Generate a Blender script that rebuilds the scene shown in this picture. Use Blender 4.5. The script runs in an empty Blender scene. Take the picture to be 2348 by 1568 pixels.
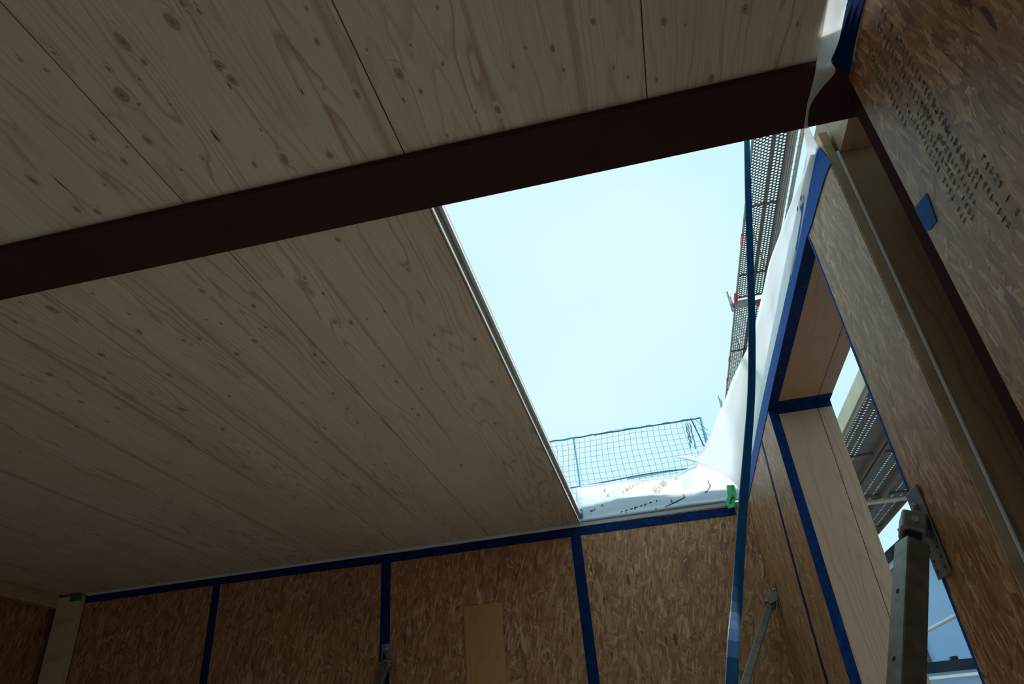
import bpy, bmesh, math, random
from mathutils import Vector, Matrix
random.seed(7)
scn = bpy.context.scene
COL = scn.collection
S = 1.3          # metres per layout unit (camera eye to ceiling = 1 unit)
EYE = 1.45       # camera height above the floor, metres

def W(x, y, z):
    """layout units (x right, y towards the far wall, z up, from the eye point) -> metres"""
    return Vector((x*S, y*S, EYE + z*S))

# ------------------------------------------------------------------ camera, sky, sun, exposure
cd = bpy.data.cameras.new('camera'); cam = bpy.data.objects.new('camera', cd); COL.objects.link(cam)
cd.sensor_width = 36.0; cd.lens = 24.4295; cd.clip_start = 0.02; cd.clip_end = 500
Rt = Matrix(((0.9737614, 0.1773109, 0.14265195), (0.21383181, -0.49838456, -0.84017188), (-0.07787611, 0.84863047, -0.52322236)))
cam.matrix_world = Matrix.Translation(W(0, 0, 0)) @ Rt.to_4x4()
scn.camera = cam

world = bpy.data.worlds.new('sky'); scn.world = world; world.use_nodes = True
wt = world.node_tree; wn = wt.nodes; wl = wt.links; wn.clear()
o_ = wn.new('ShaderNodeOutputWorld'); bg = wn.new('ShaderNodeBackground')
tc = wn.new('ShaderNodeTexCoord'); nz = wn.new('ShaderNodeTexNoise'); rp = wn.new('ShaderNodeValToRGB')
mp = wn.new('ShaderNodeMapping'); mp.inputs['Scale'].default_value = (1.2, 2.6, 1.6)
nz.inputs['Scale'].default_value = 1.6; nz.inputs['Detail'].default_value = 4; nz.inputs['Roughness'].default_value = 0.45
rp.color_ramp.elements[0].position = 0.35; rp.color_ramp.elements[0].color = (0.57, 0.92, 1.0, 1)
rp.color_ramp.elements[1].position = 0.75; rp.color_ramp.elements[1].color = (0.76, 0.99, 1.0, 1)
wl.new(tc.outputs['Generated'], mp.inputs['Vector']); wl.new(mp.outputs[0], nz.inputs['Vector'])
wl.new(nz.outputs['Fac'], rp.inputs['Fac']); wl.new(rp.outputs['Color'], bg.inputs['Color'])
wl.new(bg.outputs[0], o_.inputs['Surface'])
bg.inputs['Strength'].default_value = 1.0

sd = bpy.data.lights.new('sun', 'SUN'); sun = bpy.data.objects.new('sun', sd); COL.objects.link(sun)
sd.energy = 8.0; sd.angle = 0.02; sd.color = (1.0, 0.97, 0.92)
sun.rotation_euler = Vector((0.26, 0.40, 0.88)).to_track_quat('Z', 'Y').to_euler()
sun.location = (6, 2, 12)

scn.view_settings.view_transform = 'Standard'; scn.view_settings.look = 'None'
scn.view_settings.gamma = 1.0; scn.view_settings.use_curve_mapping = False
scn.view_settings.exposure = 0.0
try:
    scn.cycles.max_bounces = 14; scn.cycles.diffuse_bounces = 10; scn.cycles.caustics_reflective = False; scn.cycles.caustics_refractive = False
    scn.cycles.use_denoising = True
except Exception: pass

# ------------------------------------------------------------------ node helpers
class NT:
    def __init__(s, name):
        s.m = bpy.data.materials.new(name); s.m.use_nodes = True; s.t = s.m.node_tree
        s.b = s.t.nodes['Principled BSDF']
    def n(s, kind, ins=None, **at):
        d = s.t.nodes.new('ShaderNode' + kind)
        for k, v in at.items(): setattr(d, k, v)
        if ins:
            for k, v in ins.items():
                if hasattr(v, 'links'): s.t.links.new(v, d.inputs[k])
                else: d.inputs[k].default_value = v
        return d
    def math(s, op, a, b=0.0, c=None):
        ins = {0: a, 1: b}
        if c is not None: ins[2] = c
        return s.n('Math', ins, operation=op).outputs[0]
    def mix(s, f, a, b, bt='MIX'):
        d = s.t.nodes.new('ShaderNodeMix'); d.data_type = 'RGBA'; d.blend_type = bt; d.clamp_factor = True
        for i, v in ((0, f), (6, a), (7, b)):
            if hasattr(v, 'links'): s.t.links.new(v, d.inputs[i])
            else: d.inputs[i].default_value = v
        return d.outputs[2]
    def ramp(s, f, st, interp='LINEAR'):
        d = s.t.nodes.new('ShaderNodeValToRGB'); d.color_ramp.interpolation = interp
        e = d.color_ramp.elements
        while len(e) < len(st): e.new(0.5)
        for i, (p, c) in enumerate(st):
            e[i].position = p; e[i].color = c if len(c) == 4 else (*c, 1)
        s.t.links.new(f, d.inputs['Fac']); return d.outputs['Color']
    def link(s, a, b): s.t.links.new(a, b)
    def bump(s, h, st=0.3, dist=0.01):
        b = s.n('Bump', {'Height': h, 'Strength': st, 'Distance': dist}); s.link(b.outputs[0], s.b.inputs['Normal'])
    def axes(s, plane):
        """object-space coordinates: (across, along) for the given plane"""
        t = s.n('TexCoord'); x = s.n('SeparateXYZ', {0: t.outputs['Object']})
        return {'x': x.outputs[0], 'y': x.outputs[1], 'z': x.outputs[2]}[plane[0]], {'x': x.outputs[0], 'y': x.outputs[1], 'z': x.outputs[2]}[plane[1]]

def plain(name, col, rough=0.6, metal=0.0, spec=0.5, noise=0.0, nscale=20):
    k = NT(name); k.b.inputs['Roughness'].default_value = rough; k.b.inputs['Metallic'].default_value = metal
    k.b.inputs['Specular IOR Level'].default_value = spec
    if noise:
        t = k.n('TexCoord'); z = k.n('TexNoise', {'Vector': t.outputs['Object'], 'Scale': nscale, 'Detail': 5})
        d = tuple(c*(1-noise) for c in col); l = tuple(min(1, c*(1+noise)) for c in col)
        k.link(k.ramp(z.outputs['Fac'], [(0.3, d), (0.7, l)]), k.b.inputs['Base Color'])
    else: k.b.inputs['Base Color'].default_value = (*col, 1)
    return k.m

def wood(name, plane, base, line, warm, knots=True, lam=0.115, ringf=1.0, dist=9.0, rough=0.5, spec=0.35):
    """planed spruce: lamellas along the 2nd axis, cathedral grain, small knots; reads the mesh attributes 'knot' and 'streak'"""
    k = NT(name); u, v = k.axes(plane)
    idx = k.math('FLOOR', k.math('DIVIDE', u, lam))
    seg = k.math('FLOOR', k.math('ADD', k.math('MULTIPLY', v, 0.22), k.math('MULTIPLY', idx, 0.37)))
    wno = k.n('TexWhiteNoise', {'Vector': k.n('CombineXYZ', {0: idx, 1: seg, 2: 3.0}).outputs[0]}, noise_dimensions='3D').outputs['Value']
    off = k.math('MULTIPLY', wno, 37.0)
    p = k.n('CombineXYZ', {0: k.math('MULTIPLY', u, dist), 1: k.math('MULTIPLY', v, 0.75), 2: off}).outputs[0]
    n1 = k.n('TexNoise', {'Vector': p, 'Scale': 1.0, 'Detail': 1.5, 'Roughness': 0.4}).outputs['Fac']
    wob = k.n('TexNoise', {'Vector': k.n('CombineXYZ', {0: k.math('MULTIPLY', u, 14), 1: k.math('MULTIPLY', v, 5), 2: off}).outputs[0], 'Scale': 1.0, 'Detail': 2}).outputs['Fac']
    f = k.math('ADD', k.math('MULTIPLY', n1, 15.0*ringf), k.math('ADD', k.math('MULTIPLY', wob, 1.3), k.math('MULTIPLY', u, 24.0*ringf)))
    at = k.n('Attribute', attribute_name='knot').outputs['Fac']
    st = k.n('Attribute', attribute_name='streak').outputs['Fac']
    f = k.math('ADD', f, k.math('MULTIPLY', at, 2.0))
    ring = k.math('FRACT', f)
    rl = k.ramp(ring, [(0.0, (0, 0, 0)), (0.62, (0.03, 0.03, 0.03)), (0.88, (1, 1, 1)), (1.0, (0.1, 0.1, 0.1))])
    # where the figure is strong and where the board is almost plain
    dens = k.n('TexNoise', {'Vector': k.n('CombineXYZ', {0: k.math('MULTIPLY', u, 9), 1: k.math('MULTIPLY', v, 0.5), 2: k.math('ADD', off, 9.0)}).outputs[0], 'Scale': 1.0, 'Detail': 1}).outputs['Fac']
    dm = k.ramp(dens, [(0.40, (0.10, 0.10, 0.10)), (0.64, (1, 1, 1))])
    fine = k.n('TexNoise', {'Vector': k.n('CombineXYZ', {0: k.math('MULTIPLY', u, 330), 1: k.math('MULTIPLY', v, 5), 2: 1.0}).outputs[0], 'Scale': 1.0, 'Detail': 2}).outputs['Fac']
    big = k.n('TexNoise', {'Vector': k.n('CombineXYZ', {0: k.math('MULTIPLY', u, 4), 1: k.math('MULTIPLY', v, 0.8), 2: off}).outputs[0], 'Scale': 1.0, 'Detail': 3}).outputs['Fac']
    c = k.mix(k.ramp(big, [(0.38, (0, 0, 0)), (0.68, (0.75, 0.75, 0.75))]), (*base, 1), (*warm, 1))
    c = k.mix(k.math('MULTIPLY', k.math('SUBTRACT', wno, 0.35), 0.7), c, (*warm, 1))
    c = k.mix(k.math('MULTIPLY', k.math('MULTIPLY', rl, dm), 0.78), c, (*line, 1))
    c = k.mix(k.ramp(fine, [(0.40, (0.22, 0.22, 0.22)), (0.6, (0, 0, 0))]), c, (*line, 1))
    c = k.mix(k.math('MULTIPLY', st, 0.6), c, (line[0]*0.9, line[1]*0.8, line[2]*0.75, 1))
    # hairline between lamellas
    e = k.math('FRACT', k.math('DIVIDE', u, lam)); e = k.ramp(e, [(0.0, (0.28, 0.28, 0.28)), (0.012, (0, 0, 0)), (1, (0, 0, 0))])
    c = k.mix(e, c, (*[q*0.5 for q in line], 1))
    if knots:
        kv = k.n('TexVoronoi', {'Vector': k.n('CombineXYZ', {0: k.math('MULTIPLY', u, 6.0), 1: k.math('MULTIPLY', v, 2.6), 2: 0.0}).outputs[0], 'Scale': 1.0, 'Randomness': 1.0}, voronoi_dimensions='2D')
        rr = k.n('SeparateColor', {0: kv.outputs['Color']}).outputs[0]
        thr = k.math('MULTIPLY', k.math('MAXIMUM', k.math('SUBTRACT', rr, 0.60), 0.0), 0.09)
        mk = k.math('LESS_THAN', kv.outputs['Distance'], thr)
        c = k.mix(k.math('MULTIPLY', mk, 0.65), c, (0.12, 0.065, 0.04, 1))
    kn = k.ramp(at, [(0.0, (0, 0, 0)), (0.30, (0.12, 0.12, 0.12)), (0.42, (0.55, 0.55, 0.55)), (0.8, (0.6, 0.6, 0.6)), (0.95, (0.95, 0.95, 0.95))])
    c = k.mix(kn, c, (0.17, 0.085, 0.05, 1))
    k.link(c, k.b.inputs['Base Color'])
    k.b.inputs['Roughness'].default_value = rough; k.b.inputs['Specular IOR Level'].default_value = spec
    k.bump(k.math('ADD', k.math('MULTIPLY', rl, dm), fine), 0.08, 0.002)
    return k.m

def osb(name, plane, gain=1.0, spec=0.45, rough=0.5, scale=1.0):
    """pressed strands, mostly running along the 2nd axis"""
    k = NT(name); u, v = k.axes(plane)
    base = k.n('CombineXYZ', {0: u, 1: v, 2: 0.0}).outputs[0]
    dst = k.n('TexNoise', {'Vector': base, 'Scale': 9.0, 'Detail': 2}).outputs['Color']
    basew = k.n('VectorMath', {0: base, 1: k.n('VectorMath', {0: dst, 3: 0.02}, operation='SCALE').outputs[0]}, operation='ADD').outputs[0]
    cols = [(0.0, (0.16, 0.066, 0.026)), (0.22, (0.30, 0.135, 0.055)), (0.5, (0.38, 0.19, 0.085)), (0.76, (0.47, 0.265, 0.135)), (0.93, (0.58, 0.38, 0.22)), (1.0, (0.66, 0.47, 0.30))]
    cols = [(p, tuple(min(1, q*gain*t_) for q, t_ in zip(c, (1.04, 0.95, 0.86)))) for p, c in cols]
    col = None; hgt = None
    for i, (rot, su, sv, keep) in enumerate(((0.05, 52, 9.5, 0), (0.45, 46, 8, .45), (-0.38, 50, 9, .5), (0.12, 40, 7, .5), (1.15, 44, 9, .72), (-0.9, 60, 12, .74), (-0.1, 34, 6, .66), (0.25, 90, 14, .5))):
        mpn = k.n('Mapping', {'Vector': basew, 'Location': (i*3.7, i*1.9, 0), 'Rotation': (0, 0, rot), 'Scale': (1, 1, 1)})
        sc = k.n('VectorMath', {0: mpn.outputs[0], 1: (su*scale, sv*scale, 1)}, operation='MULTIPLY').outputs[0]
        vo = k.n('TexVoronoi', {'Vector': sc, 'Scale': 1.0}, voronoi_dimensions='2D')
        cs = k.n('SeparateColor', {0: vo.outputs['Color']})
        lc = k.ramp(cs.outputs[0], cols)
        sh = k.math('MULTIPLY', cs.outputs[2], 1.0)
        if col is None: col, hgt = lc, sh
        else:
            m = k.math('GREATER_THAN', cs.outputs[1], keep)
            m = k.math('MULTIPLY', m, k.math('LESS_THAN', vo.outputs['Distance'], 0.62))
            m = k.math('MULTIPLY', m, 0.95)
            col = k.mix(m, col, lc); 
            hgt = k.math('ADD', k.math('MULTIPLY', hgt, k.math('SUBTRACT', 1.0, m)), k.math('MULTIPLY', sh, m))
    g = k.n('TexNoise', {'Vector': k.n('VectorMath', {0: base, 1: (260, 26, 1)}, operation='MULTIPLY').outputs[0], 'Scale': 1.0, 'Detail': 3}).outputs['Fac']
    col = k.mix(k.ramp(g, [(0.35, (0.5, 0.5, 0.5)), (0.62, (0, 0, 0))]), col, tuple([0.13*gain, 0.06*gain, 0.027*gain, 1]))
    b = k.n('TexNoise', {'Vector': base, 'Scale': 1.7, 'Detail': 3}).outputs['Fac']
    col = k.mix(k.ramp(b, [(0.35, (0.35, 0.35, 0.35)), (0.7, (0, 0, 0))]), col, (0.26*gain, 0.11*gain, 0.045*gain, 1))
    # dark bark flecks
    fl = k.n('TexVoronoi', {'Vector': k.n('VectorMath', {0: basew, 1: (19, 5, 1)}, operation='MULTIPLY').outputs[0], 'Scale': 1.0}, voronoi_dimensions='2D')
    fr = k.n('SeparateColor', {0: fl.outputs['Color']}).outputs[0]
    fm = k.math('LESS_THAN', fl.outputs['Distance'], k.math('MULTIPLY', k.math('MAXIMUM', k.math('SUBTRACT', fr, 0.78), 0.0), 0.8))
    col = k.mix(k.math('MULTIPLY', fm, 0.8), col, (0.035, 0.018, 0.012, 1))
    k.link(col, k.b.inputs['Base Color']); k.b.inputs['Roughness'].default_value = rough
    k.b.inputs['Specular IOR Level'].default_value = spec
    k.bump(k.math('ADD', hgt, k.math('MULTIPLY', g, 0.4)), 0.35, 0.003)
    return k.m

def tape_mat(name, col, light, plane='xz', amt=0.55):
    k = NT(name); t = k.n('TexCoord')
    mpn = k.n('VectorMath', {0: t.outputs['Object'], 1: (22, 22, 22)}, operation='MULTIPLY').outputs[0]
    vo = k.n('TexVoronoi', {'Vector': mpn, 'Scale': 1.0}, distance='CHEBYCHEV')
    cs = k.n('SeparateColor', {0: vo.outputs['Color']}).outputs[0]
    m = k.math('MULTIPLY', k.math('LESS_THAN', vo.outputs['Distance'], 0.33), k.math('GREATER_THAN', cs, 0.55))
    wr = k.n('TexNoise', {'Vector': t.outputs['Object'], 'Scale': 45.0, 'Detail': 4}).outputs['Fac']
    c = k.mix(k.math('MULTIPLY', m, amt*0.5), (*col, 1), (*light, 1))
    c = k.mix(k.ramp(wr, [(0.4, (0.0, 0.0, 0.0)), (0.75, (0.35, 0.35, 0.35))]), c, (*light, 1))
    k.link(c, k.b.inputs['Base Color']); k.b.inputs['Roughness'].default_value = 0.5; k.b.inputs['Specular IOR Level'].default_value = 0.03
    k.bump(wr, 0.25, 0.004); return k.m

def membrane_mat(name, col=(0.86, 0.87, 0.88), trans=0.5):
    k = NT(name); t = k.n('TexCoord')
    d = k.n('TexNoise', {'Vector': t.outputs['Object'], 'Scale': 260.0, 'Detail': 2}).outputs['Fac']
    c = k.mix(k.ramp(d, [(0.35, (0.25, 0.25, 0.25)), (0.6, (0, 0, 0))]), (*col, 1), (col[0]*.8, col[1]*.8, col[2]*.8, 1))
    k.link(c, k.b.inputs['Base Color']); k.b.inputs['Roughness'].default_value = 0.45
    wr = k.n('TexNoise', {'Vector': t.outputs['Object'], 'Scale': 7.0, 'Detail': 3}).outputs['Fac']
    k.bump(wr, 0.5, 0.02)
    tr = k.n('BsdfTranslucent', {'Color': (0.9, 0.94, 0.97, 1)})
    mx = k.n('MixShader', {0: trans, 1: k.b.outputs[0], 2: tr.outputs[0]})
    out = [n for n in k.t.nodes if n.type == 'OUTPUT_MATERIAL'][0]
    k.link(mx.outputs[0], out.inputs['Surface']); return k.m

M = {}
M['ceil'] = wood('spruce_ceiling', 'xy', (0.66, 0.61, 0.50), (0.36, 0.235, 0.145), (0.61, 0.50, 0.38))
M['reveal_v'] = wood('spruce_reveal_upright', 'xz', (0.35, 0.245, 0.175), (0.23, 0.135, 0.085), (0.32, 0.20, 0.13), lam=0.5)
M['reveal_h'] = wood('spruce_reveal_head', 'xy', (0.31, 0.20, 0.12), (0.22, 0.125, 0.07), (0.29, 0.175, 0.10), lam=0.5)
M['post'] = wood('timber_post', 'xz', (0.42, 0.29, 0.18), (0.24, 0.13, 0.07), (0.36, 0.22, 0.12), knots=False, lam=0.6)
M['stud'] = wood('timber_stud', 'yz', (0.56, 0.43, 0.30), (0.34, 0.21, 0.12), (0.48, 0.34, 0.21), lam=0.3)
M['ledger'] = wood('timber_ledger', 'zy', (0.46, 0.32, 0.19), (0.28, 0.16, 0.08), (0.40, 0.26, 0.14), lam=0.3)
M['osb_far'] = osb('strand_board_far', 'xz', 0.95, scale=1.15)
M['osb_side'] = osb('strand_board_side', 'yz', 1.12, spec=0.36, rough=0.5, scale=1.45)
M['plyw'] = wood('plywood_patch', 'xz', (0.43, 0.23, 0.09), (0.26, 0.12, 0.04), (0.38, 0.19, 0.07), knots=False, lam=0.6)
M['tape'] = tape_mat('blue_tape', (0.0025, 0.017, 0.075), (0.012, 0.045, 0.15))  # shaded copy of the blue tape, the shade is in its colour
M['tape_lit'] = tape_mat('lit_blue_tape', (0.002, 0.082, 0.38), (0.01, 0.13, 0.50), amt=0.2)  # lit copy of the same blue tape, brightness put into its colour
M['tape_green'] = plain('green_tape', (0.03, 0.42, 0.12), 0.4, noise=0.25, nscale=60)
M['mem'] = membrane_mat('white_membrane')
M['mem_f'] = membrane_mat('white_membrane_double_shaded', (0.52, 0.59, 0.68), 0.16)  # double white membrane, its bluish shade painted into the base colour
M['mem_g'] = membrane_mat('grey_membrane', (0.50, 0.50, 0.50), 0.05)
M['steel'] = plain('red_brown_primer', (0.055, 0.027, 0.026), 0.9, spec=0.0, noise=0.12, nscale=9)
M['zinc'] = plain('galvanised_steel', (0.42, 0.43, 0.42), 0.42, 0.85, noise=0.2, nscale=35)
M['zinc_d'] = plain('dull_galvanised_steel', (0.20, 0.19, 0.17), 0.5, 0.6, noise=0.25, nscale=30)
M['plank'] = plain('scaffold_deck_steel', (0.10, 0.105, 0.11), 0.7, 0.0, noise=0.2, nscale=8)
M['dark'] = plain('dark_hole', (0.01, 0.01, 0.012), 0.9)
M['strap'] = plain('blue_strap', (0.003, 0.095, 0.27), 0.6, spec=0.1, noise=0.15, nscale=80)
M['strap_e'] = plain('pale_strap_edge', (0.45, 0.45, 0.5), 0.5)
M['net'] = plain('blue_green_net_cord', (0.02, 0.24, 0.42), 0.7, spec=0.2)
M['red'] = plain('red_plastic', (0.55, 0.04, 0.05), 0.5)
M['white'] = plain('white_strip', (0.75, 0.76, 0.78), 0.4, noise=0.08)
M['toe'] = plain('pale_toe_board', (0.55, 0.53, 0.40), 0.6, noise=0.12, nscale=4)
M['edge'] = plain('weathered_cut_edge', (0.13, 0.105, 0.08), 0.8, spec=0.1, noise=0.2)
M['ink'] = plain('grey_stamp_ink', (0.15, 0.155, 0.145), 0.7, noise=0.3, nscale=120)
M['ink_d'] = plain('dark_print', (0.03, 0.035, 0.05), 0.7)
M['ink_y'] = plain('olive_print', (0.22, 0.25, 0.10), 0.7)
M['floor'] = plain('concrete_screed', (0.42, 0.415, 0.39), 0.85, noise=0.2, nscale=3)
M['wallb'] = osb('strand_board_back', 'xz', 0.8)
M['render'] = plain('shaded_white_render', (0.34, 0.54, 0.82), 0.8, noise=0.05, nscale=2)  # white house wall, its blue shade is put into the colour
M['roof'] = plain('dark_roof_tile', (0.018, 0.03, 0.04), 0.8, spec=0.1, noise=0.3, nscale=6)
M['soffit'] = plain('grey_soffit', (0.45, 0.47, 0.46), 0.7, noise=0.05)
M['clad'] = plain('grey_shingle', (0.10, 0.09, 0.085), 0.8, noise=0.35, nscale=14)
M['earth'] = plain('gravel_ground', (0.115, 0.11, 0.10), 0.9, noise=0.3, nscale=1.5)
M['chan_d'] = plain('weathered_flange', (0.15, 0.145, 0.13), 0.7, 0.0, noise=0.1)
M['chan'] = plain('grey_aluminium', (0.42, 0.42, 0.40), 0.45, 0.4, noise=0.1)

# ------------------------------------------------------------------ mesh helpers
def mesh(name, verts, faces, mat, parent=None, attrs=None, smooth=False, mats=None, fm=None):
    me = bpy.data.meshes.new(name); me.from_pydata([tuple(v) for v in verts], [], faces); me.update()
    for m_ in (mats or [mat]): me.materials.append(m_)
    if fm:
        for i, p in enumerate(me.polygons): p.material_index = fm[i]
    if attrs:
        for an, vals in attrs.items():
            a = me.attributes.new(an, 'FLOAT', 'POINT'); a.data.foreach_set('value', vals)
    if smooth:
        for p in me.polygons: p.use_smooth = True
    o = bpy.data.objects.new(name, me); COL.objects.link(o)
    if parent: o.parent = parent
    return o

class MB:
    def __init__(s): s.v = []; s.f = []; s.k = {}; s.m = []
    def add(s, vs, fs, mi=0):
        b = len(s.v); s.v += [Vector(p) for p in vs]; s.f += [tuple(b+i for i in f) for f in fs]; s.m += [mi]*len(fs)
    def box(s, a, b, mi=0):
        (x0, y0, z0), (x1, y1, z1) = a, b
        x0, x1 = sorted((x0, x1)); y0, y1 = sorted((y0, y1)); z0, z1 = sorted((z0, z1))
        s.add([W(x, y, z) for x, y, z in ((x0, y0, z0), (x1, y0, z0), (x1, y1, z0), (x0, y1, z0), (x0, y0, z1), (x1, y0, z1), (x1, y1, z1), (x0, y1, z1))],
              [(0, 3, 2, 1), (4, 5, 6, 7), (0, 1, 5, 4), (1, 2, 6, 5), (2, 3, 7, 6), (3, 0, 4, 7)], mi)
    def tube(s, pts, r, n=10, cap=True, mi=0):
        """round tube through world points"""
        pts = [Vector(p) for p in pts]; rings = []
        for i, p in enumerate(pts):
            d = (pts[min(i+1, len(pts)-1)] - pts[max(i-1, 0)]).normalized()
            up = Vector((0, 0, 1)) if abs(d.z) < 0.9 else Vector((0, 1, 0))
            a = d.cross(up).normalized(); b = d.cross(a)
            rings.append([p + (a*math.cos(t) + b*math.sin(t))*r for t in (2*math.pi*j/n for j in range(n))])
        vs = [q for R in rings for q in R]; fs = []
        for i in range(len(rings)-1):
            for j in range(n): fs.append((i*n+j, i*n+(j+1) % n, (i+1)*n+(j+1) % n, (i+1)*n+j))
        if cap: fs.append(tuple(range(n-1, -1, -1))); fs.append(tuple((len(rings)-1)*n+j for j in range(n)))
        s.add(vs, fs, mi)
    def bar(s, p, q, a, wa, b, wb, mi=0):
        """rectangular bar from p to q with section axes a, b (world vectors)"""
        p, q, a, b = Vector(p), Vector(q), Vector(a).normalized()*wa/2, Vector(b).normalized()*wb/2
        vs = [p-a-b, p+a-b, p+a+b, p-a+b, q-a-b, q+a-b, q+a+b, q-a+b]
        s.add(vs, [(0, 3, 2, 1), (4, 5, 6, 7), (0, 1, 5, 4), (1, 2, 6, 5), (2, 3, 7, 6), (3, 0, 4, 7)], mi)
    def build(s, name, mat, parent=None, **kw):
        if isinstance(mat, (list, tuple)): return mesh(name, s.v, s.f, None, parent, mats=list(mat), fm=s.m, **kw)
        return mesh(name, s.v, s.f, mat, parent, **kw)

def tag(o, label=None, cat=None, group=None, kind=None):
    if label: o['label'] = label
    if cat: o['category'] = cat
    if group: o['group'] = group
    if kind: o['kind'] = kind
    return o
def empty(name, loc=(0, 0, 0)):
    o = bpy.data.objects.new(name, None); COL.objects.link(o); o.location = loc; o.empty_display_size = 0.1; return o
def root(name, label=None, cat=None, group=None, kind=None):
    return tag(empty(name), label, cat, group, kind)
def bevel(o, w=0.003, seg=2):
    m = o.modifiers.new('bevel', 'BEVEL'); m.width = w; m.segments = seg; m.limit_method = 'ANGLE'; return o
def solid(o, t=0.001):
    m = o.modifiers.new('solid', 'SOLIDIFY'); m.thickness = t; m.offset = 0; return o
def box(name, a, b, mat, parent=None, bw=0.0):
    m = MB(); m.box(a, b); o = m.build(name, mat, parent)
    if bw: bevel(o, bw)
    return o
def strip(name, L, R, mat, parent=None, th=0.0008, nrm=None, sub=1, wav=0.0):
    """a ribbon between two matching edge curves (world points)"""
    L = [Vector(p) for p in L]; R = [Vector(p) for p in R]; n = len(L); vs = []; k = sub+1
    for i in range(n):
        for j in range(k): vs.append(L[i].lerp(R[i], j/sub))
    fs = [(i*k+j, i*k+j+1, (i+1)*k+j+1, (i+1)*k+j) for i in range(n-1) for j in range(sub)]
    o = mesh(name, vs, fs, mat, parent); solid(o, th); return o
def interp(tab, t):
    """piecewise-linear lookup in [(t, value-tuple)]"""
    for (a, va), (b, vb) in zip(tab, tab[1:]):
        if t <= b: 
            q = (t-a)/(b-a) if b > a else 0
            return tuple(x+(y-x)*q for x, y in zip(va, vb))
    return tab[-1][1]

FL = -EYE/S                 # floor level
XR, YF = 0.482, 3.38        # inner faces of right wall and far wall
XL = -3.20
BY0, BY1, BZ = 0.877, 1.018, 0.984     # steel beam underside

# ------------------------------------------------------------------ floor, ground, walls behind the camera
tag(box('floor', (-3.6, -3.0, FL-0.1), (0.70, 3.6, FL), M['floor']), kind='structure')
tag(box('ground', (-60, -60, -3.6), (60, 60, -3.55), M['earth']), kind='structure')
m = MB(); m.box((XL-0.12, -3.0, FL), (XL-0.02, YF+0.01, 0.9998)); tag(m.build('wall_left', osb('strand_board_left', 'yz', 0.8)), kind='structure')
wb = root('wall_back', kind='structure')
box('wall_panel', (XL-0.1, -3.1, FL), (-2.4, -3.0, 1.0), M['wallb'], wb)
box('wall_panel', (0.2, -3.1, FL), (0.69, -3.0, 1.0), M['wallb'], wb)
box('wall_panel', (-2.4, -3.1, 0.85), (0.2, -3.0, 1.0), M['wallb'], wb)

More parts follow.
